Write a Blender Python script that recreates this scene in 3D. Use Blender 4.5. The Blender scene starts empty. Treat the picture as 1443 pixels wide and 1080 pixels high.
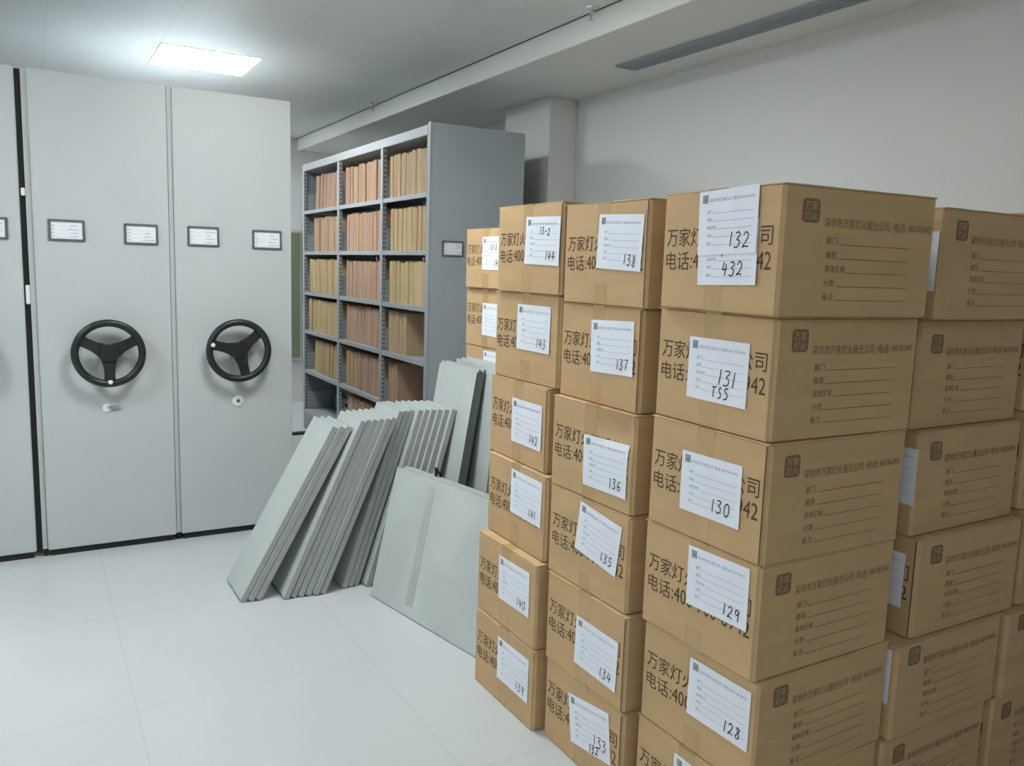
import bpy, bmesh, math, random
from mathutils import Matrix, Vector
random.seed(7)
sc = bpy.context.scene
COL = sc.collection

# ------------------------------------------------------------------ camera, world, exposure
def make_camera():
    yaw, pitch, roll, fpx = 1.03997159, -0.137624556, 0.0316493028, 1159.635
    f = Vector((math.cos(yaw)*math.cos(pitch), math.sin(yaw)*math.cos(pitch), math.sin(pitch)))
    r = Vector((math.sin(yaw), -math.cos(yaw), 0))
    u = r.cross(f)
    r2 = r*math.cos(roll) + u*math.sin(roll)
    u2 = -r*math.sin(roll) + u*math.cos(roll)
    cd = bpy.data.cameras.new('camera'); cam = bpy.data.objects.new('camera', cd); COL.objects.link(cam)
    cd.sensor_width = 36; cd.sensor_fit = 'HORIZONTAL'; cd.lens = fpx/1443*36; cd.clip_start = .02
    m = Matrix((r2, u2, -f)).transposed().to_4x4(); m.translation = (0, 0, 1.47)
    cam.matrix_world = m
    sc.camera = cam
make_camera()
w = bpy.data.worlds.new('world'); sc.world = w; w.use_nodes = True
w.node_tree.nodes['Background'].inputs[0].default_value = (.75, .87, 1, 1)
w.node_tree.nodes['Background'].inputs[1].default_value = .05
sc.view_settings.view_transform = 'Standard'; sc.view_settings.look = 'None'
sc.view_settings.gamma = 1; sc.view_settings.use_curve_mapping = False
sc.view_settings.exposure = 0.0
LAMP_STRENGTH = 38.0
LAMPS = [(1.017, 5.71), (1.017, 3.05), (-1.38, 3.05), (-1.38, 5.71), (1.017, 8.0), (-1.38, -.9)]   # panel centres; the last one is added to brighten the box sides

# ------------------------------------------------------------------ materials
def mat(name, col, rough=.5, metal=0, var=0, scale=8, bump=0, bscale=60, spec=.5, trans=0, alpha=1, stretch=None):
    m = bpy.data.materials.new(name); m.use_nodes = True; nt = m.node_tree; b = nt.nodes['Principled BSDF']
    c = tuple(col)+(1,)
    b.inputs['Base Color'].default_value = c; b.inputs['Roughness'].default_value = rough
    b.inputs['Metallic'].default_value = metal; b.inputs['Specular IOR Level'].default_value = spec
    if trans: b.inputs['Transmission Weight'].default_value = trans
    if alpha < 1: b.inputs['Alpha'].default_value = alpha
    if var or bump:
        tc = nt.nodes.new('ShaderNodeTexCoord'); src = tc.outputs['Object']
        if stretch:
            mp = nt.nodes.new('ShaderNodeMapping'); mp.inputs['Scale'].default_value = stretch
            nt.links.new(src, mp.inputs[0]); src = mp.outputs[0]
    if var:
        n = nt.nodes.new('ShaderNodeTexNoise'); n.inputs['Scale'].default_value = scale; n.inputs['Detail'].default_value = 4
        oi = nt.nodes.new('ShaderNodeObjectInfo'); n.noise_dimensions = '4D'
        mw = nt.nodes.new('ShaderNodeMath'); mw.operation = 'MULTIPLY'; mw.inputs[1].default_value = 20
        nt.links.new(oi.outputs['Random'], mw.inputs[0]); nt.links.new(mw.outputs[0], n.inputs['W'])
        nt.links.new(src, n.inputs['Vector'])
        rp = nt.nodes.new('ShaderNodeValToRGB')
        rp.color_ramp.elements[0].position = .3; rp.color_ramp.elements[1].position = .7
        rp.color_ramp.elements[0].color = tuple(x*(1-var) for x in col)+(1,)
        rp.color_ramp.elements[1].color = tuple(min(1, x*(1+var)) for x in col)+(1,)
        nt.links.new(n.outputs['Fac'], rp.inputs[0]); nt.links.new(rp.outputs[0], b.inputs['Base Color'])
    if bump:
        n2 = nt.nodes.new('ShaderNodeTexNoise'); n2.inputs['Scale'].default_value = bscale; n2.inputs['Detail'].default_value = 3
        nt.links.new(src, n2.inputs['Vector'])
        bp = nt.nodes.new('ShaderNodeBump'); bp.inputs['Strength'].default_value = bump; bp.inputs['Distance'].default_value = .002
        nt.links.new(n2.outputs['Fac'], bp.inputs['Height']); nt.links.new(bp.outputs[0], b.inputs['Normal'])
    return m
def emis(name, col, s):
    m = mat(name, col, .4); b = m.node_tree.nodes['Principled BSDF']
    b.inputs['Emission Color'].default_value = tuple(col)+(1,); b.inputs['Emission Strength'].default_value = s
    return m
def grid_mat(name, col, joint, ox, oy, sx, sy, wd, rough, spec=.5, var=0.02):
    """painted panels / tiles with joints, in scene metres"""
    m = mat(name, col, rough, spec=spec, var=var, scale=2.5); nt = m.node_tree; b = nt.nodes['Principled BSDF']
    tc = nt.nodes.new('ShaderNodeTexCoord'); sp = nt.nodes.new('ShaderNodeSeparateXYZ'); nt.links.new(tc.outputs['Object'], sp.inputs[0])
    def M(op, a, v):
        n = nt.nodes.new('ShaderNodeMath'); n.operation = op; nt.links.new(a, n.inputs[0])
        if isinstance(v, float) or isinstance(v, int): n.inputs[1].default_value = v
        else: nt.links.new(v, n.inputs[1])
        return n.outputs[0]
    outs = []
    for ax, o, s in (('X', ox, sx), ('Y', oy, sy)):
        d = M('PINGPONG', M('SUBTRACT', sp.outputs[ax], o), s/2)
        outs.append(M('LESS_THAN', d, wd/2))
    k = M('MAXIMUM', outs[0], outs[1])
    mx = nt.nodes.new('ShaderNodeMix'); mx.data_type = 'RGBA'
    nt.links.new(k, mx.inputs[0]); old = b.inputs['Base Color'].links[0].from_socket
    nt.links.new(old, mx.inputs[6]); mx.inputs[7].default_value = tuple(joint)+(1,)
    nt.links.new(mx.outputs[2], b.inputs['Base Color'])
    return m

M_ = {}
M_['floor'] = grid_mat('floor_tile', (.53, .56, .575), (.475, .50, .51), .245, 2.78, .8, .8, .004, .22)
M_['ceil'] = grid_mat('ceiling_panel', (.74, .76, .75), (.58, .60, .59), .134, 5.42, .5885, 100, .003, .45)
M_['wall'] = mat('wall_paint', (.71, .72, .705), .75, var=.02, scale=2)
M_['wallw'] = mat('white_wall_paint', (.82, .83, .82), .8)
M_['soffit'] = mat('soffit_paint', (.78, .79, .76), .8, var=.02, scale=2)
M_['trimw'] = mat('fascia_paint', (.82, .84, .81), .6)
M_['gap'] = mat('dark_gap', (.12, .12, .12), .8)
M_['steel'] = mat('cabinet_steel', (.50, .535, .54), .42, var=.025, scale=3, bump=.05, bscale=250)
M_['steel2'] = mat('shelving_steel', (.34, .375, .40), .42, var=.03, scale=4)
M_['steeld'] = mat('shelving_back_steel', (.25, .28, .30), .5, var=.04, scale=4)
M_['black'] = mat('black_plastic', (.012, .014, .016), .38, bump=.05, bscale=300)
M_['rubber'] = mat('black_rubber', (.012, .012, .013), .7)
M_['hole'] = mat('slot_dark', (.02, .022, .025), .8)
M_['white'] = mat('white_plastic', (.82, .83, .84), .3)
M_['chrome'] = mat('chrome', (.75, .76, .78), .2, metal=1)
M_['paper'] = mat('white_paper', (.76, .79, .86), .7, var=.02, scale=20)
M_['card'] = mat('card_paper', (.80, .82, .84), .55, var=.03, scale=30)
M_['cardframe'] = mat('card_frame_plastic', (.10, .13, .15), .4)
M_['ink'] = mat('brown_print_ink', (.075, .045, .025), .8)
M_['ink2'] = mat('side_print_ink', (.20, .13, .075), .85)
M_['form'] = mat('form_grey_ink', (.34, .37, .44), .8)
M_['formdark'] = mat('form_logo_ink', (.12, .15, .17), .8)
M_['formgreen'] = mat('form_logo_green_ink', (.06, .18, .13), .8)
M_['pen'] = mat('marker_ink', (.012, .012, .02), .7)
M_['box'] = mat('corrugated_cardboard', (.52, .345, .176), .78, var=.06, scale=5, bump=.25, bscale=25, stretch=(1, 1, 4))
M_['flap'] = mat('cardboard_flap', (.54, .375, .205), .8, var=.08, scale=20)
M_['tape'] = mat('clear_packing_tape', (.49, .325, .150), .25, var=.05, scale=14, bump=.3, bscale=40)
M_['board'] = mat('board_painted_steel', (.47, .515, .505), .45, var=.05, scale=6)
M_['sheet'] = mat('sheet_smudged_steel', (.46, .50, .495), .42, var=.11, scale=3.2)
M_['boardedge'] = mat('board_folded_edge', (.36, .385, .375), .5, var=.08, scale=25)
M_['sheetedge'] = mat('sheet_edge_dark', (.10, .12, .135), .5, var=.15, scale=30)
M_['stain'] = mat('old_tape_strip', (.405, .42, .395), .4, var=.08, scale=30)
M_['kp'] = mat('kraft_pink', (.44, .27, .19), .8, var=.10, scale=9, stretch=(1, 40, .5))
M_['kt'] = mat('kraft_tan', (.46, .325, .19), .8, var=.10, scale=9, stretch=(1, 40, .5))
M_['ky'] = mat('kraft_yellow', (.50, .39, .19), .8, var=.10, scale=9, stretch=(1, 40, .5))
M_['page'] = mat('file_paper', (.68, .58, .42), .8, var=.1, scale=60)
M_['vent'] = mat('vent_blue_grey', (.34, .37, .42), .5)
M_['lampframe'] = mat('lamp_frame_white', (.85, .86, .87), .4)
M_['lamp'] = emis('lamp_diffuser', (.95, .985, .985), LAMP_STRENGTH)
M_['green'] = mat('pale_green_glass', (.22, .26, .17), .2, spec=.6)
M_['winframe'] = mat('window_frame_green', (.52, .58, .47), .5)

# ------------------------------------------------------------------ mesh helpers
class MB:
    def __init__(s): s.v = []; s.f = []; s.m = []
    def poly(s, pts, mi=0):
        i = len(s.v); s.v += [tuple(p) for p in pts]; s.f.append(tuple(range(i, i+len(pts)))); s.m.append(mi)
    def add(s, verts, faces, mi=0):
        i = len(s.v); s.v += [tuple(p) for p in verts]
        for f in faces: s.f.append(tuple(i+k for k in f)); s.m.append(mi)
    def box(s, a, b, mi=0, T=None):
        x0, y0, z0 = a; x1, y1, z1 = b
        V = [(x0,y0,z0),(x1,y0,z0),(x1,y1,z0),(x0,y1,z0),(x0,y0,z1),(x1,y0,z1),(x1,y1,z1),(x0,y1,z1)]
        if T: V = [T(Vector(p)) for p in V]
        s.add(V, [(0,3,2,1),(4,5,6,7),(0,1,5,4),(1,2,6,5),(2,3,7,6),(3,0,4,7)], mi)
    def lathe(s, prof, n=24, T=None, mi=0):
        """profile of (radius, height) about +Z, then T"""
        V = []; F = []
        for r, h in prof:
            for k in range(n):
                a = 2*math.pi*k/n; p = Vector((r*math.cos(a), r*math.sin(a), h)); V.append(T(p) if T else p)
        for i in range(len(prof)-1):
            for k in range(n):
                F.append((i*n+k, i*n+(k+1) % n, (i+1)*n+(k+1) % n, (i+1)*n+k))
        F.append(tuple(range(n))[::-1]); F.append(tuple((len(prof)-1)*n+k for k in range(n)))
        s.add(V, F, mi)
    def torus(s, R, r, n=48, m=12, T=None, mi=0, sy=1.0):
        V = []; F = []
        for i in range(n):
            a = 2*math.pi*i/n
            for j in range(m):
                b = 2*math.pi*j/m
                p = Vector(((R+r*math.cos(b))*math.cos(a), (R+r*math.cos(b))*math.sin(a), r*sy*math.sin(b)))
                V.append(T(p) if T else p)
        for i in range(n):
            for j in range(m):
                F.append((i*m+j, ((i+1) % n)*m+j, ((i+1) % n)*m+(j+1) % m, i*m+(j+1) % m))
        s.add(V, F, mi)
    def build(s, name, mats, parent=None, bevel=0, smooth=False, segs=2, loc=None):
        me = bpy.data.meshes.new(name); me.from_pydata(s.v, [], s.f)
        if not isinstance(mats, (list, tuple)): mats = [mats]
        for m in mats: me.materials.append(m)
        me.polygons.foreach_set('material_index', s.m)
        if bevel or smooth:
            bm = bmesh.new(); bm.from_mesh(me)
            if bevel:
                bmesh.ops.remove_doubles(bm, verts=bm.verts, dist=1e-6)
                bmesh.ops.bevel(bm, geom=[e for e in bm.edges if len(e.link_faces) == 2 and e.calc_face_angle(0) > .6], offset=bevel, segments=segs, affect='EDGES', clamp_overlap=True)
            if smooth:
                for f in bm.faces: f.smooth = True
            bm.to_mesh(me); bm.free()
            if smooth:
                me.set_sharp_from_angle(angle=math.radians(40))
        me.update()
        o = bpy.data.objects.new(name, me); COL.objects.link(o)
        if parent: o.parent = parent
        if loc: o.location = loc
        return o
def thing(name, label, cat, loc=(0, 0, 0), rz=0, group=None):
    o = bpy.data.objects.new(name, None); COL.objects.link(o); o.empty_display_size = .1
    o.location = loc; o.rotation_euler = (0, 0, rz)
    return tag(o, label, cat, group)
def tag(o, label, cat, group=None):
    o['label'] = label; o['category'] = cat
    if group: o['group'] = group
    return o
def struct(o): o['kind'] = 'structure'; return o
def copy_tree(o, parent=None):
    c = o.copy(); COL.objects.link(c)
    if parent: c.parent = parent
    for ch in list(o.children): copy_tree(ch, c)
    return c

_tc = {}
def text2d(body):
    """flat glyph outlines, 1 em = 1 unit"""
    if body not in _tc:
        c = bpy.data.curves.new('glyphs', 'FONT'); c.body = body; c.resolution_u = 2
        o = bpy.data.objects.new('glyphs', c); COL.objects.link(o)
        bpy.context.view_layer.update()
        me = bpy.data.meshes.new_from_object(o.evaluated_get(bpy.context.evaluated_depsgraph_get()))
        _tc[body] = ([(v.co.x, v.co.y) for v in me.vertices], [tuple(p.vertices) for p in me.polygons])
        bpy.data.objects.remove(o); bpy.data.curves.remove(c); bpy.data.meshes.remove(me)
    return _tc[body]
def put_text(mb, body, u0, u1, v0, v1, fn, mi=0, ym=(-.08, .84)):
    V, F = text2d(body)
    xs = [p[0] for p in V]; a, b = min(xs), max(xs)
    mb.add([fn(u0+(x-a)/(b-a)*(u1-u0), v0+(y-ym[0])/(ym[1]-ym[0])*(v1-v0)) for x, y in V], F, mi)

# ------------------------------------------------------------------ setting
XW, YB, XL, YF, ZC, ZS, XS = 3.22, 8.6, -3.0, -2.6, 2.72, 2.6, 2.437
def slab(name, a, b, m, bevel=0):
    mb = MB(); mb.box(a, b); return struct(mb.build(name, m, bevel=bevel))
slab('floor', (XL, YF, -.1), (XW, YB, 0), M_['floor'])
slab('ceiling', (XL, YF, ZC), (XS, YB, ZC+.1), M_['ceil'])
mb = MB(); mb.box((XS, YF, ZS), (XW, YB, ZC+.1)); struct(mb.build('ceiling_soffit', M_['soffit']))
mb = MB(); mb.box((XS-.015, YF, ZS-.004), (XS, YB, ZC-.004)); struct(mb.build('trim_1', M_['trimw'], bevel=.002))
mb = MB(); mb.box((XS-.0195, YF, ZC-.0045), (XS-.0155, YB, ZC-.0005)); struct(mb.build('trim_2', M_['gap']))
slab('wall_right', (XW, YF, 0), (XW+.1, YB, ZC+.1), M_['wall'])
slab('wall_left', (XL-.1, YF, 0), (XL, YB, ZC+.1), M_['wallw'])
slab('wall_back', (XL, YB, 0), (XW, YB+.1, ZC+.1), M_['wall'])
slab('wall_front', (XL, YF-.1, 0), (XW, YF, ZC+.1), M_['wallw'])
slab('wall_pillar', (3.005, 4.73, 0), (XW, 5.33, ZS), M_['wall'], .004)
# window on the far wall at the end of the aisle, and the dark strip across the aisle floor
mb = MB(); mb.box((1.5, YB-.05, .45), (2.445, YB-.001, 1.8)); struct(mb.build('window_1', M_['winframe'], bevel=.004))
mb = MB(); mb.box((1.53, YB-.056, .48), (2.425, YB-.05, 1.77)); p = mb.build('pane', M_['green']); p.parent = bpy.data.objects['window_1']
mb = MB(); mb.box((1.26, 6.9, 0), (2.06, 6.99, .014)); struct(mb.build('trim_3', M_['rubber'], bevel=.003))

# ------------------------------------------------------------------ lamps, sprinklers, vent
NOTE = ['flush square light panel glowing white in the ceiling above the wheeled cabinets', 'ceiling light panel in front of the wheeled cabinets, out of the frame', 'unseen ceiling light panel in front of the leftmost wheeled cabinet',
        'unseen ceiling light panel above the leftmost wheeled cabinet', 'ceiling light panel hidden behind the wheeled cabinets near the far wall', 'added ceiling light panel at the left near the camera, unseen, lighting the box sides']
for (x, y), lab in zip(LAMPS, NOTE):
    t = thing('ceiling_light', lab, 'ceiling light', (x, y, ZC-.006))
    mb = MB(); h = .294
    for a, b in (((-h, -h, 0), (h, -h+.006, .0055)), ((-h, h-.006, 0), (h, h, .0055)), ((-h, -h+.006, 0), (-h+.006, h-.006, .0055)), ((h-.006, -h+.006, 0), (h, h-.006, .0055))): mb.box(a, b)
    mb.build('frame', M_['lampframe'], t)
    mb = MB(); mb.box((-h+.006, -h+.006, .0), (h-.006, h-.006, .005)); mb.build('diffuser', M_['lamp'], t)
for (x, y, lab) in ((2.375, 3.405, 'small pendent sprinkler head nearest the camera at the ceiling edge'), (2.375, 6.32, 'small pendent sprinkler head farther back above the open shelving')):
    t = thing('sprinkler_head', lab, 'sprinkler', (x, y, ZC), group=None)
    mb = MB(); mb.lathe([(.030, -.0005), (.028, -.006), (.012, -.010)], 20); mb.build('escutcheon', M_['chrome'], t, smooth=True)
    mb = MB(); mb.lathe([(.010, -.009), (.010, -.032), (.006, -.036)], 14)
    mb.box((-.009, -.002, -.060), (-.006, .002, -.034)); mb.box((.006, -.002, -.060), (.009, .002, -.034)); mb.lathe([(.003, -.034), (.003, -.058)], 8)
    mb.build('body', M_['chrome'], t, smooth=True)
    mb = MB(); mb.lathe([(.005, -.058), (.017, -.060), (.017, -.062), (.004, -.064)], 16); mb.build('deflector', M_['chrome'], t, smooth=True)
t = thing('air_vent', 'long slotted blue-grey air vent in the lowered ceiling above the boxes', 'air vent', (2.84, .42, ZS-.012))
mb = MB()
for a, b in (((0, 0, 0), (.015, 3.4, .0115)), ((.125, 0, 0), (.14, 3.4, .0115)), ((.015, 0, 0), (.125, .015, .0115)), ((.015, 3.385, 0), (.125, 3.4, .0115))): mb.box(a, b)
mb.build('frame', M_['vent'], t)
for k in range(5):
    mb = MB(); x = .024+k*.021; mb.box((x, .015, .002), (x+.012, 3.385, .010)); mb.build('slat', M_['vent'], t)
mb = MB(); mb.box((.015, .015, .0102), (.125, 3.385, .0114)); mb.build('backing', M_['gap'], t)

# ------------------------------------------------------------------ wheeled mobile cabinets
YC = 4.477
def card_holder(parent, x0, z0, wd=.152, hh=.1, y=0, seed=0):
    rr = random.Random(seed)
    mb = MB()
    for a, b in (((x0, y-.008, z0), (x0+wd, y, z0+.010)), ((x0, y-.008, z0+hh-.010), (x0+wd, y, z0+hh)), ((x0, y-.008, z0+.010), (x0+.010, y, z0+hh-.010)), ((x0+wd-.010, y-.008, z0+.010), (x0+wd, y, z0+hh-.010))): mb.box(a, b)
    f = mb.build('label_holder', M_['cardframe'], parent, bevel=.0015)
    mb = MB(); mb.box((x0+.009, y-.003, z0+.009), (x0+wd-.009, y, z0+hh-.009)); c = mb.build('card', M_['card'], f)
    mb = MB(); yy = y-.0033
    def bar(a, b, zz, h): mb.poly([(a, yy, zz), (b, yy, zz), (b, yy, zz+h), (a, yy, zz+h)])
    for k in range(4):
        zz = z0+.02+k*.017
        bar(x0+.014, x0+.014+rr.uniform(.008, .018), zz, .003)
        if rr.random() < .9: bar(x0+.08+rr.uniform(0, .015), x0+.11+rr.uniform(0, .028), zz, .0028)
        bar(x0+.012, x0+wd-.012, zz-.005, .0007)
    mb.build('card_text', M_['form'], c)
def hand_wheel(parent, cx, cz, rot, knob):
    """three-spoke wheel in the plane y = const, facing -Y"""
    def T(p): return Vector((cx+p.x, -.068-p.z, cz+p.y))
    mb = MB(); mb.torus(.148, .0175, 56, 14, T); wh = mb.build('hand_wheel', M_['black'], parent, smooth=True)
    mb = MB(); mb.lathe([(.034, -.068), (.034, -.02), (.046, -.004), (.046, .008), (.040, .016), (.0, .018)], 28, T); mb.build('hub', M_['black'], wh, smooth=True)
    for a in (270, 28, 152):
        a = math.radians(a+rot); ca, sa = math.cos(a), math.sin(a); mb = MB()
        prof = [(.030, .036), (.07, .026), (.115, .024), (.142, .030)]; V = []
        for d, wd in prof:
            for sgn in (1, -1):
                for h in (-.005, .004): V.append(T(Vector((ca*d-sa*sgn*wd, sa*d+ca*sgn*wd, h+(.004 if d < .1 else 0)))))
        F = []
        for i in range(3):
            b = 4*i
            F += [(b, b+4, b+5, b+1), (b+2, b+3, b+7, b+6), (b+1, b+5, b+7, b+3), (b, b+2, b+6, b+4)]
        F += [(0, 1, 3, 2), (12, 14, 15, 13)]
        mb.add(V, F); mb.build('spoke', M_['black'], wh, bevel=.0025)
    a = math.radians(knob)
    mb = MB(); kx, kz = .138*math.cos(a), .138*math.sin(a)
    mb.lathe([(.010, .012), (.011, .022), (.008, .026), (.0, .027)], 16, lambda p: T(Vector((p.x+kx, p.y+kz, p.z)))); mb.build('knob', M_['white'], wh, smooth=True)
def cabinet(x0, x1, label, wheel_rot, knob, lock, seed, gap=0):
    t = thing('mobile_shelving_cabinet', label, 'cabinet', (x0, YC, 0), group=None)
    W = x1-x0; D = 2.7
    mb = MB(); mb.box((0, 0, .032), (W, .028, 2.306)); mb.build('end_panel', M_['steel'], t, bevel=.004)
    mb = MB(); mb.box((-.022, .004, .040), (-.002, .034, 2.300)); mb.box((-.012, -.001, .04), (-.006, .004, 2.3)); mb.build('edge_channel', M_['steel'], t, bevel=.002)
    mb = MB(); mb.box((.012, .03, .05), (W-.012, D, 2.295)); mb.build('body', M_['steeld'], t, bevel=.003)
    mb = MB(); mb.box((.01, .012, 0), (W-.01, D-.01, .034)); mb.box((-.02, .02, .0), (.0, D-.01, .034)); mb.build('base', M_['rubber'], t)
    if gap:
        mb = MB(); mb.box((-gap, .022, .02), (-.023, .06, 2.30)); mb.build('gap_shade_strip', M_['rubber'], t)  # black strip added to give the gap between cabinets its dark shade
        for z, zh in ((1.235, .09), (1.735, .035)):
            mb = MB(); mb.box((-gap+.006, .008, z), (-.024, .0215, z+zh)); mb.build('bumper', M_['white'], t, bevel=.003)
    card_holder(t, .062, 1.535, seed=seed); card_holder(t, W-.205, 1.532, seed=seed+1)
    hand_wheel(t, W/2, 1.003, wheel_rot, knob)
    if lock == 'round':
        mb = MB(); T = lambda p: Vector((W/2+.004+p.x, -p.z, .728+p.y))
        mb.lathe([(.030, -.001), (.030, .004), (.027, .006), (.0, .006)], 24, T); lk = mb.build('lock', M_['white'], t, smooth=True)
        mb = MB(); mb.lathe([(.010, .0055), (.009, .009), (.0, .009)], 16, T); mb.build('keyhole', M_['cardframe'], lk, smooth=True)
    else:
        mb = MB(); T = lambda p: Vector((W/2+p.x-.012, -p.z, .725+p.y))
        mb.lathe([(.021, -.001), (.021, .004), (.018, .006), (.0, .006)], 24, T); lk = mb.build('lock', M_['white'], t, smooth=True)
        mb = MB(); mb.box((W/2-.012, -.016, .722), (W/2+.052, -.004, .740)); mb.build('lever', M_['chrome'], lk, bevel=.004)
        mb = MB()
        for k in range(4): mb.box((W/2+.0+k*.011, -.0166, .728), (W/2+.007+k*.011, -.0158, .734))
        mb.build('lever_mark', M_['cardframe'], lk)
    return t
cabinet(-.615, -.024, 'grey steel mobile cabinet cut off by the left edge of the photo', 0, 270, 'round', 11)
cabinet(.024, .614, 'grey steel mobile cabinet with black hand wheel and lever lock, in the middle of three', 0, 270, 'lever', 21, gap=.0475)
cabinet(.638, 1.225, 'grey steel mobile cabinet with turned hand wheel and round lock, beside the aisle', 14, 166, 'round', 31)

# ------------------------------------------------------------------ open shelving unit
SX0, SX1, SY0, SY1 = 2.072, 2.705, 4.536, 7.20
UPS = [5.325, 6.235, 7.165]           # near face of the uprights
LV = [.18, .535, .885, 1.22, 1.565, 1.91]   # top faces of the shelves
BAYS = [(4.572, 5.325), (5.365, 6.235), (6.275, 7.165)]
sh = thing('open_shelving_unit', 'tall grey steel double-sided shelving unit filled with brown files', 'shelving', (0, 0, 0))
mb = MB(); mb.box((SX0, SY0, .02), (SX1, SY0+.03, 2.306)); mb.build('end_panel', M_['steel2'], sh, bevel=.004)
mb = MB(); mb.box((SX0-.012, SY0+.004, .02), (SX0-.001, SY0+.036, 2.31)); mb.box((SX0-.012, SY0+.04, .02), (SX0, SY0+.05, 2.3)); mb.build('edge_channel', M_['steel2'], sh, bevel=.002)
card_holder(sh, 2.146, 1.533, .142, .094, y=SY0, seed=5)
for y in UPS:
    mb = MB()
    for x0 in (SX0, SX1-.03): mb.box((x0, y, .0), (x0+.03, y+.04, 2.24))
    u = mb.build('upright', M_['steel2'], sh, bevel=.002)
    mb = MB()
    for k in range(70): 
        z = .06+k*.031
        mb.box((SX0+.009, y-.0006, z), (SX0+.015, y+.0004, z+.016)); mb.box((SX0+.02, y-.0006, z), (SX0+.025, y+.0004, z+.016))
    mb.build('slots', M_['hole'], u)
    mb = MB()
    for z in LV: mb.box((SX0+.031, y+.012, z), (SX1-.031, y+.028, z+.15))
    mb.build('side_plate', M_['steel2'], u)
for (y0, y1) in BAYS:
    for z in LV:
        mb = MB(); mb.box((SX0+.003, y0+.001, z-.028), (SX0+.008, y1-.001, z)); mb.box((SX1-.008, y0+.001, z-.028), (SX1-.003, y1-.001, z))
        mb.box((SX0+.008, y0+.001, z-.002), (SX1-.008, y1-.001, z)); mb.box((SX0+.008, y0+.001, z-.028), (SX0+.02, y1-.001, z-.026))
        mb.build('shelf', M_['steel2'], sh)
        if z < .6:
            mb = MB(); mb.box((2.335, y0+.02, z), (2.345, y1-.02, z+.12)); br = mb.build('back_stop', M_['steel2'], sh, bevel=.002)
            mb = MB(); c = (y0+y1)/2; mb.box((2.3335, c-.12, z+.055), (2.3355, c+.12, z+.085)); mb.build('slot', M_['hole'], br)
    mb = MB(); mb.box((2.383, y0+.002, .03), (2.393, y1-.002, 2.22)); mb.build('divider_panel', M_['steeld'], sh)
    mb = MB(); mb.box((SX0+.002, y0+.001, .0), (SX0+.008, y1-.001, .15)); mb.build('kick_plate', M_['steeld'], sh)
mb = MB(); mb.box((SX0+.031, 7.192, .03), (SX1-.031, 7.203, 2.24)); mb.build('end_panel', M_['steeld'], sh)
mb = MB(); mb.box((SX0, SY0+.031, 2.242), (SX1, SY1+.005, 2.30)); mb.build('top_cap', M_['steel2'], sh, bevel=.003)

# files: one mesh per kind and thickness, shared by the copies
def file_mesh(th, m, seed):
    rr = random.Random(seed); mb = MB(); D, Hh = .215, .276
    n = 5; V = []; pts = []
    # spine: rounded in plan, slightly wavy up its height
    prof = [(D, -th/2), (.006, -th/2), (.001, -th*.3), (0, 0), (.001, th*.3), (.006, th/2), (D, th/2)]
    for k in range(n):
        z = Hh*k/(n-1); wob = rr.uniform(-.0012, .0012)
        V += [(a+(rr.uniform(0, .0015) if a < .1 else 0), b+wob, z) for a, b in prof]
    F = []; q = len(prof)
    for k in range(n-1):
        for j in range(q-1): F.append((k*q+j, k*q+j+1, (k+1)*q+j+1, (k+1)*q+j))
    mb.add(V, F, 0)
    mb.box((.004, -th/2+.0016, .002), (D-.004, th/2-.0016, Hh-.006), 1)
    return mb, m
FM = {}
def get_file(kind, ti):
    if (kind, ti) not in FM:
        mb, m = file_mesh((.022, .03, .038, .046)[ti], M_[kind], hash((ord(kind[1]), ti)) % 999)
        o = mb.build('file_folder', [m, M_['page']])
        FM[(kind, ti)] = o; return o
    o = FM[(kind, ti)].copy(); COL.objects.link(o); return o
TH = (.022, .03, .038, .046)
ROWN = ['bottom', 'fifth', 'fourth', 'third', 'second', 'top']
BAYN = ['nearest bay', 'middle bay', 'farthest bay']
KN = dict(kp='pinkish brown', kt='tan brown', ky='yellowish')
def fill(bay, row, kinds, y_from=0., y_to=1., lean=0, prefer=(1, 2, 2, 3), dx=.03, gapf=0., suffix=''):
    """row 5 = top. files between fractions of the bay, 0 = far end, 1 = near end; lean > 0 tips the tops towards the near end"""
    rr = random.Random(bay*100+row*7+3)
    y0, y1 = BAYS[bay]; ya = y1-.012-(y1-y0-.024)*y_from; yb = y1-.012-(y1-y0-.024)*y_to
    z = LV[row]+.0005; y = ya; pl = lean
    kn = KN[max(set(kinds), key=kinds.count)]
    rown = ['bottom', 'fifth from top', 'fourth from top', 'third from top', 'second from top', 'top'][row]
    lab = '%s file folder on the %s shelf of the shelving unit, %s' % (kn, rown, BAYN[bay])
    grp = 'files on the %s shelf in the %s' % (rown, BAYN[bay])
    while True:
        ti = rr.choice(prefer); th = TH[ti]; l = lean+rr.uniform(-.006, .006) if lean else rr.uniform(-.005, .005)
        step = th/math.cos(l)+.0026+abs(l-pl)*.3+(.012*rr.random() if rr.random() < .12+gapf else 0)
        if y-step < yb: break
        pl = l
        o = get_file(rr.choice(kinds), ti); yc = y-step/2
        o.location = (SX0+dx+rr.uniform(0, .014), yc, z+abs(math.sin(l))*th/2); o.rotation_euler = (l, 0, 0)
        o.scale = (1, 1, rr.uniform(.97, 1.02)); tag(o, lab, 'file', grp); y -= step
P, Tn, Ye = 'kp', 'kt', 'ky'
fill(0, 5, [Tn, Tn, Tn, P], .03, .99, gapf=.1); fill(0, 4, [Tn, Ye, Tn], .05, 1, dx=.028); fill(0, 3, [Ye, Ye, Tn], .05, 1)
fill(0, 2, [Tn, Ye, Tn], .04, .46); fill(0, 1, [Tn, P], .03, .25, dx=.035)
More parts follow.
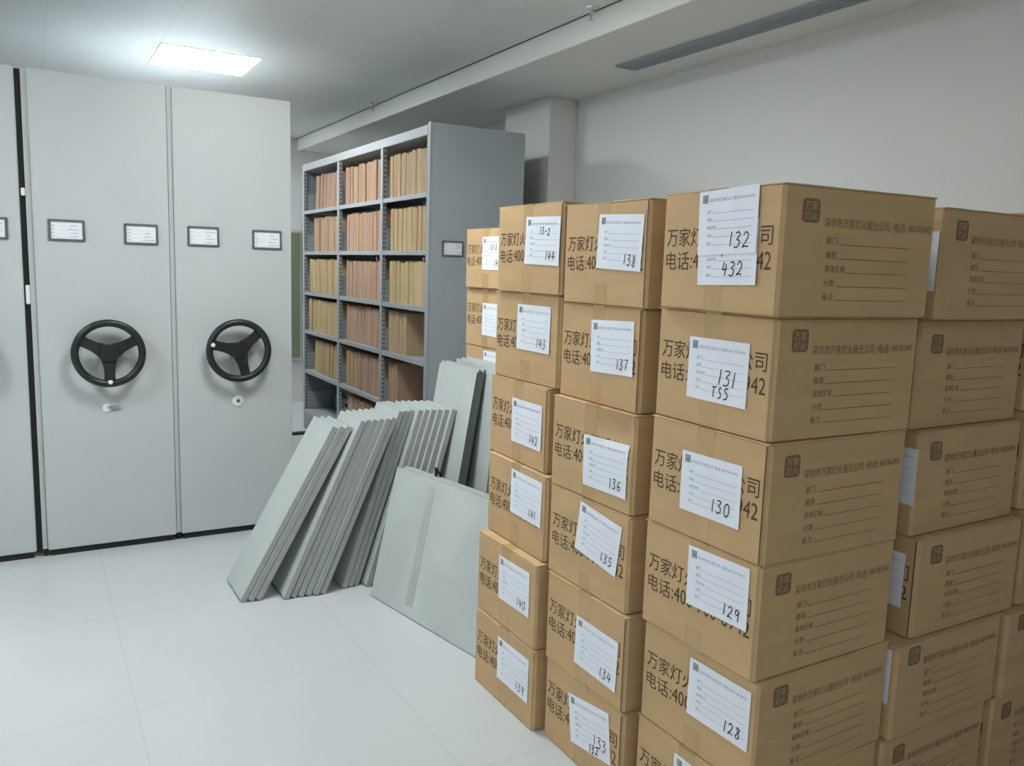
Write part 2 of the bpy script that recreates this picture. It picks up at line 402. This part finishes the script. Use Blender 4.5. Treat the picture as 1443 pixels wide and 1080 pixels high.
fill(1, 5, [P, P, Tn], .05, .93, gapf=.1); fill(1, 4, [P, P, Tn], .08, .98); fill(1, 3, [P], .07, .98); fill(1, 2, [P], .07, .99); fill(1, 1, [P, P, Tn], .07, .99); fill(1, 0, [Tn, P], .1, .98, prefer=(2, 3))
fill(2, 5, [P, P, Tn], .24, .92, lean=.10); fill(2, 4, [P, Tn], .16, .97); fill(2, 3, [Tn, Ye], .10, .96, lean=-.05, dx=.02); fill(2, 2, [Tn, Ye], .05, .98, dx=.02); fill(2, 1, [Ye, Ye, Tn], .15, .95, lean=.10)

# ------------------------------------------------------------------ leaning shelf boards
BL, BW, BT = .845, .285, .0242
def board_parts(parent):
    """local: z up along the board, y along its width, x through its thickness (face at x=0)"""
    mb = MB(); mb.box((0, 0, 0), (.0022, BW, BL)); mb.build('face_plate', M_['board'], parent, bevel=.001)
    mb = MB()
    mb.box((.0023, 0, 0), (BT, .0022, BL)); mb.box((.0023, BW-.0022, 0), (BT, BW, BL)); mb.box((.0023, .0023, 0), (BT, BW-.0023, .0022)); mb.box((.0023, .0023, BL-.0022), (BT, BW-.0023, BL))
    mb.box((BT-.002, .0023, .0023), (BT, .022, BL-.0023)); mb.box((BT-.002, BW-.022, .0023), (BT, BW-.0023, BL-.0023))
    mb.build('folded_rim', M_['boardedge'], parent)
ROW = [(.731,1.142,3.507),(.763,1.174,3.499),(.795,1.206,3.496),(.904,1.255,3.455),(.936,1.284,3.459),(.968,1.313,3.455),(1.000,1.342,3.451),(1.032,1.371,3.442),(1.064,1.400,3.444),
       (1.172,1.441,3.468),(1.201,1.469,3.473),(1.230,1.497,3.478),(1.276,1.528,3.44),(1.307,1.5545,3.43),(1.338,1.581,3.415),(1.369,1.6075,3.40),(1.400,1.634,3.385),(1.434,1.660,3.365)]
ORD = ['first', 'second', 'third', 'fourth', 'fifth', 'sixth', 'seventh', 'eighth', 'ninth', 'tenth', 'eleventh', 'twelfth', 'thirteenth', 'fourteenth', 'fifteenth', 'sixteenth', 'seventeenth']
proto = None
for i, (xb, xt, y) in enumerate(ROW):
    if i == 0: lab = 'grey steel shelf board leaning with its whole face in view, leftmost of its row'
    elif i == 17: lab = 'grey steel shelf board at the right end of the leaning row'
    else: lab = 'grey steel shelf board leaning on edge, %s from the left in the row' % ORD[i]
    if proto is None:
        t = proto = thing('shelf_board', lab, 'shelf board', group='leaning shelf boards'); board_parts(t)
    else:
        t = copy_tree(proto); t['label'] = lab
    a = math.acos((xt-xb)/BL)
    t.location = (xb, y, BT*math.cos(a)+.0005); t.rotation_euler = (0, math.pi/2-a, 0)

# thin dark-edged sheets standing behind the row, and pale sheets leaning on the far stack of boxes
def sheet(label, xb, z0, lean_deg, y0, width, length, th, edge, group, rz=0, extra=None, name='steel_sheet'):
    t = thing(name, label, 'metal sheet', (xb, y0, z0), group=group)
    t.rotation_euler = (0, math.radians(90-lean_deg), 0) if not rz else (Matrix.Rotation(rz, 3, 'Z') @ Matrix.Rotation(math.radians(90-lean_deg), 3, 'Y')).to_euler()
    fr = .12 if edge is M_['sheetedge'] else .6
    mb = MB(); mb.box((0, 0, 0), (th*fr, width, length)); mb.build('face_plate', M_['board'], t, bevel=.0006)
    mb = MB(); mb.box((th*fr+.0002, .0005, .001), (th, width-.0005, length-.001)); mb.build('rim', edge, t)
    return t
a = 80.6
for k in range(5):
    lab = ['whole-faced thin steel sheet with dark edge, front of the dark-edged bundle', 'thin dark-edged steel sheet, second in the upright bundle', 'thin dark-edged steel sheet, third in the upright bundle', 'thin dark-edged steel sheet, fourth in the upright bundle', 'thin dark-edged steel sheet, last in the upright bundle'][k]
    th = .0078
    sheet(lab, 1.552+k*.0084, th*math.cos(math.radians(a))+.0006, a, 3.24, .39, 1.018+.006*((k*2) % 3), th, M_['sheetedge'], 'dark-edged thin sheets')
for k in range(3):
    lab = ['tall pale steel sheet leaning on the boxes behind, foremost of three', 'tall pale steel sheet leaning on the boxes behind, between two others', 'tall pale steel sheet leaning on the boxes behind, rearmost against the cardboard'][k]
    sheet(lab, 1.678+k*.009, .0035, 84.8, 3.13, .425-.035*k, 1.035+.008*k, .008, M_['boardedge'], 'tall sheets behind the bundle')
rz = math.atan2(-(1.401-1.261), -(2.623-3.34))     # turn of the wide sheets in plan
ex, ey = math.cos(-rz), math.sin(-rz)
def wide_sheets():
    d = Vector((1.401-1.261, 2.623-3.34, 0)).normalized()      # along the bottom edge, towards the camera
    n = Vector((-d.y, d.x, 0))                                 # away from the viewer, into the stack
    labs = ['wide grey steel sheet with a brown tape strip, front of its leaning pile', 'wide grey steel sheet directly behind the taped one, just its top edge showing', 'wide grey steel sheet third in the leaning pile, just its top edge showing', 'wide grey steel sheet at the back of the pile leaning by the boxes']
    for k, lab in enumerate(labs):
        le = math.radians(77)
        up = n*math.cos(le)+Vector((0, 0, 1))*math.sin(le); th = n*math.sin(le)-Vector((0, 0, 1))*math.cos(le)
        o = Vector((1.261, 3.34, 0))+n*(.0195*k)+d*(.012*k % .02)+Vector((0, 0, .0040))
        t = thing('wide_steel_sheet', lab, 'metal sheet', o, group='wide sheets by the boxes')
        m = Matrix((th, -d, up)).transposed(); t.rotation_euler = m.to_euler()     # local x thickness, y along -d, z up
        L, Hh, tt = .845, .585-.004*(k % 2), .016
        mb = MB(); mb.box((0, -L, 0), (.0022, 0, Hh)); mb.build('face_plate', M_['sheet'], t, bevel=.001)
        mb = MB(); mb.box((.0023, -L, 0), (tt, -L+.002, Hh)); mb.box((.0023, -.002, 0), (tt, 0, Hh)); mb.box((.0023, -L+.002, 0), (tt, -.002, .002)); mb.box((.0023, -L+.002, Hh-.002), (tt, -.002, Hh))
        mb.build('folded_rim', M_['boardedge'], t)
        if k == 0:
            mb = MB(); V = [(-.0012, -.262, .555), (-.0012, -.305, .553), (-.0012, -.312, .045), (-.0012, -.258, .04)]
            V2 = [(-.0002, y, z) for _, y, z in V]
            mb.add(V+V2, [(0, 1, 2, 3), (4, 7, 6, 5), (0, 4, 5, 1), (1, 5, 6, 2), (2, 6, 7, 3), (3, 7, 4, 0)]); tp = mb.build('tape_strip', M_['stain'], t); tp['label'] = 'faded brownish strip of packing tape'
wide_sheets()

# ------------------------------------------------------------------ handwriting
DIG = {
'0': [[(.5,1),(.2,.85),(.08,.5),(.2,.12),(.5,0),(.8,.2),(.9,.55),(.75,.9),(.45,.98)]], '1': [[(.62,1),(.5,.5),(.42,0)]],
'2': [[(.12,.78),(.35,1),(.7,.92),(.75,.65),(.45,.3),(.1,.02),(.4,.1),(.95,.05)]], '3': [[(.15,.95),(.6,1),(.75,.82),(.35,.55),(.75,.42),(.72,.12),(.35,0),(.08,.1)]],
'4': [[(.35,1),(.15,.45),(.3,.4),(.9,.5)],[(.72,.85),(.6,.4),(.5,0)]], '5': [[(.85,1),(.35,.95),(.25,.55),(.65,.55),(.8,.28),(.55,.02),(.15,.06)]],
'6': [[(.7,1),(.3,.65),(.15,.25),(.4,0),(.75,.12),(.7,.4),(.35,.42),(.18,.25)]], '7': [[(.1,.92),(.85,1),(.6,.5),(.42,0)]],
'8': [[(.75,.9),(.4,1),(.25,.78),(.7,.4),(.7,.08),(.35,0),(.2,.25),(.6,.6),(.75,.9)]], '9': [[(.75,.75),(.45,.98),(.2,.75),(.4,.52),(.72,.68),(.8,.9),(.7,.4),(.72,0)]],
'T': [[(.0,.95),(1,1)],[(.5,.98),(.45,.5),(.5,0)]], 'S': [[(.85,.9),(.45,1),(.2,.75),(.75,.4),(.65,.05),(.15,.02)]], '-': [[(.15,.45),(.85,.55)]], '/': [[(.2,0),(.85,1)]]}
def ribbon(mb, pts, wd, fn):
    # resample with a smooth curve through the points
    P = []
    n = len(pts)
    for i in range(n-1):
        p0, p1, p2, p3 = pts[max(i-1, 0)], pts[i], pts[i+1], pts[min(i+2, n-1)]
        for s in range(5):
            t = s/5
            P.append(tuple(.5*((2*p1[k])+(-p0[k]+p2[k])*t+(2*p0[k]-5*p1[k]+4*p2[k]-p3[k])*t*t+(-p0[k]+3*p1[k]-3*p2[k]+p3[k])*t**3) for k in (0, 1)))
    P.append(pts[-1])
    V = []; F = []
    for i, p in enumerate(P):
        a = P[max(i-1, 0)]; b = P[min(i+1, len(P)-1)]; dx, dy = b[0]-a[0], b[1]-a[1]; l = math.hypot(dx, dy) or 1
        nx, ny = -dy/l*wd/2, dx/l*wd/2
        V += [fn(p[0]+nx, p[1]+ny), fn(p[0]-nx, p[1]-ny)]
    for i in range(len(P)-1): F.append((2*i, 2*i+1, 2*i+3, 2*i+2))
    mb.add(V, F)
def write_hand(mb, s, u, v, h, fn, rr, wd=.0026):
    for ch in s:
        cw = h*(.32 if ch == '1' else .62)
        for st in DIG[ch]:
            ribbon(mb, [(u+(x+.18*y)*cw+rr.uniform(-.001, .001), v+y*h+rr.uniform(-.001, .001)) for x, y in st], wd, fn)
        u += cw+h*.16; v += rr.uniform(-.003, .002)

# ------------------------------------------------------------------ cardboard boxes
BXW, BXL = .3976, .478
def cardboard_box(label, x, y, yaw, z0, h, lab=None, notes=(), seed=0, labels=None, prints=True, group=None, dent=None, sideprint=True, name='A', seam=False):
    """x, y: front corner nearest the camera; front face looks to -X, printed side to -Y"""
    rr = random.Random(seed)
    W, L = BXW, BXL; ft = .003; hb = h-ft-.0018
    c, s = math.cos(yaw), math.sin(yaw)
    t = thing('cardboard_box', label, 'box', (x+c*L/2-s*W/2, y+s*L/2+c*W/2, z0+.0004), yaw, group)
    amp = [rr.uniform(.0005, .0028) for _ in range(2)]; ph = [rr.uniform(.8, 1.2) for _ in range(4)]
    def bump_f(u, v, k):
        a = max(0, math.sin(math.pi*min(1, max(0, u))))*max(0, math.sin(math.pi*min(1, max(0, v))))
        b = a*amp[k]*(1+.35*math.sin(5*u*ph[k]+3*v))
        if dent and k == 0:
            d2 = ((u-dent[0])/.22)**2+((v-dent[1])/.16)**2; b -= dent[2]*math.exp(-d2)*min(1, a*6)
        return b
    bm = bmesh.new(); bmesh.ops.create_cube(bm, size=1)
    bmesh.ops.scale(bm, vec=(L, W, hb), verts=bm.verts); bmesh.ops.translate(bm, vec=(0, 0, hb/2), verts=bm.verts)
    bmesh.ops.subdivide_edges(bm, edges=bm.edges[:], cuts=9, use_grid_fill=True)
    bmesh.ops.bevel(bm, geom=[e for e in bm.edges if len(e.link_faces) == 2 and e.calc_face_angle(0) > .6 and abs(e.verts[0].co.z-e.verts[1].co.z) > 1e-4], offset=rr.uniform(.004, .008), segments=3, affect='EDGES')
    bmesh.ops.bevel(bm, geom=[e for e in bm.edges if len(e.link_faces) == 2 and e.calc_face_angle(0) > 1.2], offset=.0028, segments=1, affect='EDGES')
    for v in bm.verts:
        X, Y, Z = v.co
        if X < -L/2+.0006: v.co.x -= bump_f((W/2-Y)/W, Z/hb, 0)
        if Y < -W/2+.0006: v.co.y -= bump_f((X+L/2)/L, Z/hb, 1)
    for f in bm.faces: f.smooth = True
    me = bpy.data.meshes.new('body'); bm.to_mesh(me); bm.free(); me.materials.append(M_['box']); me.set_sharp_from_angle(angle=math.radians(35))
    o = bpy.data.objects.new('body', me); COL.objects.link(o); o.parent = t
    for sg in (1, -1):       # two top flaps meeting over the middle
        mb = MB(); ya, yb = (.0015, W/2-.001) if sg > 0 else (-W/2+.001, -.0015)
        V = []; F = []; n = 8
        for k in range(n+1):
            X = -L/2+.0004+(L-.0008)*k/n
            for Y, Z in ((ya, hb+.0003), (yb, hb+.0003), (yb, hb+ft), (ya, hb+ft)):
                V.append((X+(rr.uniform(-.0008, .0012) if k in (0, n) else 0), Y, Z+(rr.uniform(-.0004, .0004) if Z > hb+.001 else 0)))
        for k in range(n):
            b = 4*k; F += [(b+j, b+(j+1) % 4, b+4+(j+1) % 4, b+4+j) for j in range(4)]
        F += [(3, 2, 1, 0), (4*n, 4*n+1, 4*n+2, 4*n+3)]
        mb.add(V, F); mb.build('flap', M_['flap'], t)
    def front(u, v, off=.0007): return (-L/2-off-bump_f(u/W, v/hb, 0), W/2-u, v)
    def side(u, v, off=.0007): return (-L/2+u, -W/2-off-bump_f(u/L, v/hb, 1), v)
    def strip(mb, u0, u1, v0, v1, fn, off, n=6, th=None):
        V = []; F = []
        for k in range(n+1):
            v = v0+(v1-v0)*k/n
            for j in range(4): V.append(fn(u0+(u1-u0)*j/3, v, off))
        for k in range(n):
            for j in range(3): F.append((4*k+j, 4*k+j+1, 4*k+5+j, 4*k+4+j))
        mb.add(V, F)
    # tape: over the top seam and down the front and back
    mb = MB(); tw = .029; uc = W/2+rr.uniform(-.006, .006); d1 = rr.uniform(.075, .10); d2 = rr.uniform(.05, .085)
    strip(mb, uc-tw, uc+tw, hb-d1, hb+.002, front, .0004); strip(mb, uc-tw, uc+tw, .002, d2, front, .0004)
    zt = hb+ft+.0007
    mb.box((-L/2-.0012, W/2-uc-tw, hb+.001), (-L/2-.0004, W/2-uc+tw, zt)); mb.box((-L/2-.0012, W/2-uc-tw, hb+ft+.0004), (L/2, W/2-uc+tw, zt))
    mb.build('tape', M_['tape'], t)
    if seam:        # cut edge of the glued joint beside the front corner
        mb = MB(); u0 = W-rr.uniform(.009, .011); strip(mb, u0, u0+.0032, .004, hb-.003, front, .0008, n=10)
        mb.build('joint_seam', M_['ink'], t)
    if prints:
        mb = MB(); q = rr.uniform(-.003, .003); vo = rr.uniform(-.004, .004)
        te = .352 if name in 'CD' else .376
        put_text(mb, '万家灯火搬迁公司', .022+q, te+q, .152+vo, .196+vo, front)
        put_text(mb, '电话', .022+q, .110*te/.376+q, .096+vo, .140+vo, front); put_text(mb, ':400-700-8942', .116*te/.376+q, te+q, .101+vo, .139+vo, front, ym=(0, .69))
        mb.build('front_print', M_['ink'], t)
    if sideprint:
        mb = MB(); q = rr.uniform(-.004, .004)
        # stamp: a rounded square with pale lines left open in it
        su, sv, sw = .049+q, .198, .050
        pts = []
        for cx, cy, a0 in ((.82, .82, 0), (.18, .82, 90), (.18, .18, 180), (.82, .18, 270)):
            for k in range(5): a = math.radians(a0+22.5*k); pts.append((cx+.18*math.cos(a), cy+.18*math.sin(a)))
        mb.poly([side(su+a*sw, sv+b*sw) for a, b in pts])
        ms = MB(); fs = lambda u, v: side(u, v, .0011)
        for k, (tx, v0, v1) in enumerate((('万家', .53, .90), ('灯火', .10, .46))): put_text(ms, tx, su+.13*sw, su+.87*sw, sv+v0*sw, sv+v1*sw, fs)
        put_text(mb, '深圳市万家灯火搬迁公司', .114+q, .318+q, .1905, .2115, side)
        put_text(mb, '电话:', .332+q, .374+q, .1905, .2115, side); put_text(mb, '400-700-8942', .380+q, .455+q, .1935, .2085, side, ym=(0, .69))
        for k, wd in enumerate(('部门:', '楼层:', '具体区域:', '分类:', '备注:')):
            v = .156-k*.0298; u1 = .124+q+(.036 if len(wd) < 4 else .064)
            put_text(mb, wd, .124+q, u1, v-.001, v+.015, side)
            mb.poly([side(u1+.003+(.393-u1)*j/6, v, .0007) for j in range(7)]+[side(u1+.003+(.393-u1)*j/6, v-.0014, .0007) for j in range(6, -1, -1)])
        sp = mb.build('side_print', M_['ink2'], t); ms.build('stamp_lettering', M_['box'], sp)
    for li, (cu, cv, ang, lw, lh) in enumerate(labels or []):
        ca, sa = math.cos(ang), math.sin(ang); off0 = .0022+.0016*li; curl = rr.uniform(0, .003)
        def lf(u, v, off=0.):      # label coordinates from its lower left corner
            a, b = u-lw/2, v-lh/2; uu, vv = cu+a*ca-b*sa, cv+a*sa+b*ca
            k = curl*max(0, (u/lw-.75)*4)**2*max(0, 1-v/lh*1.3)
            return front(uu, vv, off0+off+k)
        mb = MB(); V = []; F = []; n = 8
        for i in range(n+1):
            for j in range(n+1):
                V.append(lf(lw*j/n, lh*i/n)); 
        nv = len(V)
        for i in range(n+1):
            for j in range(n+1): V.append(lf(lw*j/n, lh*i/n, -.0005))
        for i in range(n):
            for j in range(n):
                a = i*(n+1)+j; F += [(a, a+1, a+n+2, a+n+1), (nv+a+n+1, nv+a+n+2, nv+a+1, nv+a)]
        for j in range(n):
            F += [(j, nv+j, nv+j+1, j+1), (n*(n+1)+j+1, nv+n*(n+1)+j+1, nv+n*(n+1)+j, n*(n+1)+j)]
            a, b = j*(n+1), (j+1)*(n+1); F += [(b, nv+b, nv+a, a), (a+n, nv+a+n, nv+b+n, b+n)]
        mb.add(V, F); pl = mb.build('paper_label', M_['paper'], t)
        g = lambda u, v: lf(u, v, .0003)
        mb = MB(); k0 = lh-.024
        def q4(a, b, c_, d): mb.poly([g(a, b), g(c_, b), g(c_, d), g(a, d)])
        for a, b, c_, d in ((0, 0, 1, .14), (0, .86, 1, 1), (0, .14, .14, .86), (.86, .14, 1, .86), (.22, .2, .44, .46), (.54, .2, .8, .46), (.22, .54, .44, .8), (.54, .54, .8, .8), (.44, .3, .54, .36), (.3, .46, .7, .54)):
            q4(.012+a*.018, k0-.003+b*.018, .012+c_*.018, k0-.003+d*.018)
        mb.build('label_logo', M_['formgreen'] if rr.random() < .35 else M_['formdark'], pl)
        mb = MB(); put_text(mb, '深圳市万家灯火搬迁公司', .034, .108, k0-.002, k0+.006, g); put_text(mb, '电话:400-700-8942', .114, lw-.012, k0-.002, k0+.006, g)
        for k, wd in enumerate(('部门:', '楼层:', '具体区域:', '分类:', '备注:')):
            v = lh-.052-k*.0178; u1 = .030+(.017 if len(wd) < 4 else .032)
            put_text(mb, wd, .030, u1, v, v+.008, g); q4(u1+.002, v-.0004, lw-.014, v+.0004)
        mb.build('form_print', M_['form'], pl)
        nn = [x for x in notes if x[0] == li]
        if nn:
            mb = MB(); g2 = lambda u, v: lf(u, v, .0006)
            for _, s_, u, v, hh in nn: write_hand(mb, s_, u, v, hh, g2, rr, .0030)
            mb.build('handwriting', M_['pen'], pl)
    return t

def quad_fit(q, lh=.145):
    cu = sum(p[0] for p in q)/4; cv = sum(p[1] for p in q)/4
    ang = (math.atan2(q[1][1]-q[0][1], q[1][0]-q[0][0])+math.atan2(q[2][1]-q[3][1], q[2][0]-q[3][0]))/2
    wd = (math.dist(q[0], q[1])+math.dist(q[3], q[2]))/2; hh = (math.dist(q[0], q[3])+math.dist(q[1], q[2]))/2
    return (cu, cv, ang, .199, .148)
LVL = dict(A=[1.6656,1.3878,1.1113,.8322,.5564,.2827], B=[1.663,1.3783,1.0958,.8196,.5446,.2666], C=[1.6767,1.3954,1.1053,.8312,.5534,.272], D=[1.6497,1.3788,1.1081,.8311,.5541,.277], E=[1.6555,1.3769,1.0887,.8095,.5347,.2772], F=[1.676,1.395,1.110,.824,.5338,.2770])
POS = {'A1':(1.3452,1.2119,-3.0),'A2':(1.3738,1.232,-1.5),'A3':(1.3728,1.2236,-.1),'A4':(1.3757,1.2274,.1),'A5':(1.3925,1.2216,1.0),'A6':(1.3845,1.2301,-.1),
'B1':(1.377,1.6755,-1.0),'B2':(1.385,1.693,-1.3),'B3':(1.3695,1.6803,.4),'B4':(1.3644,1.6744,-.1),'B5':(1.3577,1.6567,.2),'B6':(1.3604,1.6545,0),
'C1':(1.3819,2.0828,-.2),'C2':(1.3952,2.1024,.4),'C3':(1.3796,2.1258,-2.3),'C4':(1.364,2.0913,-1.5),'C5':(1.3338,2.0801,-.4),'C6':(1.3315,2.0735,.4),
'D1':(1.7870,3.1176,-.1),'D2':(1.8020,3.132,-.1),'D3':(1.8050,3.125,.3),'D4':(1.805,3.125,0),'D5':(1.805,3.125,0),'D6':(1.805,3.125,0),
'E1':(1.9498,1.2437,0),'E2':(1.9542,1.2837,0),'E3':(1.9548,1.2572,.5),'E4':(1.9629,1.234,-.4),'E5':(1.888,1.2152,.3),'E6':(1.8761,1.2227,.9),
'F1':(2.455,1.26,0),'F2':(2.455,1.27,0),'F3':(2.452,1.25,0),'F4':(2.470,1.235,0),'F5':(2.378,1.205,0),'F6':(2.368,1.215,0)}
Q = {'A2':[(.129,.217),(.325,.222),(.324,.051),(.128,.058)],'A3':[(.122,.205),(.325,.211),(.328,.068),(.129,.07)],'A4':[(.175,.252),(.365,.256),(.367,.118),(.177,.113)],'A5':[(.185,.235),(.376,.235),(.373,.1),(.184,.102)],'A6':[(.16,.25),(.353,.25),(.353,.105),(.16,.105)],
'B1':[(.182,.249),(.375,.241),(.374,.096),(.172,.102)],'B2':[(.165,.232),(.359,.247),(.372,.096),(.178,.095)],'B3':[(.162,.181),(.38,.186),(.379,.046),(.178,.043)],'B4':[(.164,.258),(.364,.236),(.348,.093),(.158,.119)],'B5':[(.174,.196),(.368,.193),(.358,.049),(.162,.053)],'B6':[(.134,.203),(.344,.235),(.362,.095),(.144,.06)],
'C1':[(.191,.24),(.384,.237),(.383,.086),(.189,.092)],'C2':[(.159,.247),(.342,.249),(.343,.105),(.162,.108)],'C3':[(.171,.209),(.372,.214),(.361,.065),(.17,.067)],'C4':[(.171,.251),(.378,.252),(.374,.108),(.175,.113)],'C5':[(.159,.236),(.354,.243),(.357,.095),(.165,.095)],'C6':[(.172,.223),(.365,.226),(.365,.086),(.173,.092)],
'D1':[(.172,.23),(.365,.23),(.37,.085),(.18,.085)],'D2':[(.176,.202),(.369,.202),(.373,.057),(.18,.057)],'D3':[(.185,.262),(.378,.262),(.378,.117),(.185,.117)],
'E1':[(.19,.217),(.383,.217),(.383,.072),(.19,.072)],'E3':[(.205,.231),(.398,.231),(.392,.086),(.2,.086)],'E4':[(.17,.22),(.363,.22),(.36,.081),(.167,.081)],'E5':[(.188,.241),(.381,.241),(.379,.102),(.186,.102)]}
NUM = dict(A2='131',A3='130',A4='129',A5='128',A6='127',B1='138',B2='137',B3='136',B4='135',B5='134',B6='133',C1='144',C2='143',C3='142',C4='141',C5='140',C6='139')
STK = dict(A='the nearest stack', B='the second stack from the camera', C='the third stack from the camera', D='the lone stack behind the leaning sheets', E='the stack behind the nearest one', F='the stack at the right edge')
LEV = ['top', 'second from top', 'third from top', 'fourth from top', 'fifth from top', 'bottom']
for k, (x, y, yaw) in POS.items():
    c, n = k[0], int(k[1]); zs = LVL[c]+[0]; z0, h = zs[n], zs[n-1]-zs[n]
    labels, notes = [], []
    if k == 'A1':
        labels = [(.238, .132, .03, .192, .142), (.2345, .202, .03, .192, .145)]
        notes = [(0, '432', .082, .022, .030), (0, '/', .078, .064, .014), (1, '132', .105, .016, .033)]
        lab = 'cardboard box with overlapping white labels 132 and 432, top of the nearest stack'
    elif k in NUM:
        labels = [quad_fit(Q[k])]; lw = labels[0][3]
        notes = [(0, NUM[k], lw-.076, .016, .028)]
        if k == 'A2': notes = [(0, '131', .105, .045, .036), (0, 'TSS', .085, .012, .026)]
        if k == 'B6': notes = [(0, '133', .12, .032, .032), (0, '132', .095, .004, .024)]
        if k == 'C1': notes += [(0, '13-2', .085, .095, .022)]
        if k == 'A3': notes = [(0, '130', .108, .02, .031)]
        lab = 'box with white label %s, %s in %s' % (NUM[k], LEV[n-1], STK[c])
        if k == 'B3': lab = 'dented cardboard box with white label 136 in the second stack from the camera'
    else:
        if k in Q: labels = [quad_fit(Q[k])]
        if k == 'D1': notes = [(0, '13-2', .075, .09, .022), (0, '145', .115, .016, .030)]
        lab = 'box %s, %s in %s' % ('with plain white label' if c in 'D' and n < 4 else 'showing its printed long side' if c == 'E' else 'mostly hidden from view', LEV[n-1], STK[c])
    cardboard_box(lab, x, y, math.radians(yaw), z0, h, labels=labels, notes=notes, seed=ord(c)*10+n, group='cardboard moving boxes', dent=(.86, .86, .024) if k == 'B3' else None, prints=True, sideprint=c in 'AEF', name=c, seam=k in ('A3', 'B1', 'B2', 'B5', 'B6', 'C1', 'C3', 'E4'))

# small black clip hooked over the back sheet of the wide pile
t = thing('plastic_clip', 'small black plastic clip hooked on the top edge of the wide sheets', 'clip', (1.478, 3.147, .555))
mb = MB()
mb.box((0, -.010, -.03), (.005, .010, .045)); mb.box((.005, -.010, .028), (.028, .010, .034)); mb.box((.023, -.008, .0), (.028, .008, .028)); mb.box((.002, -.016, .038), (.010, .016, .055))
tag(mb.build('clip_body', M_['rubber'], t, bevel=.0015), 'x', 'x'); o = t.children[0]
del o['label']; del o['category']
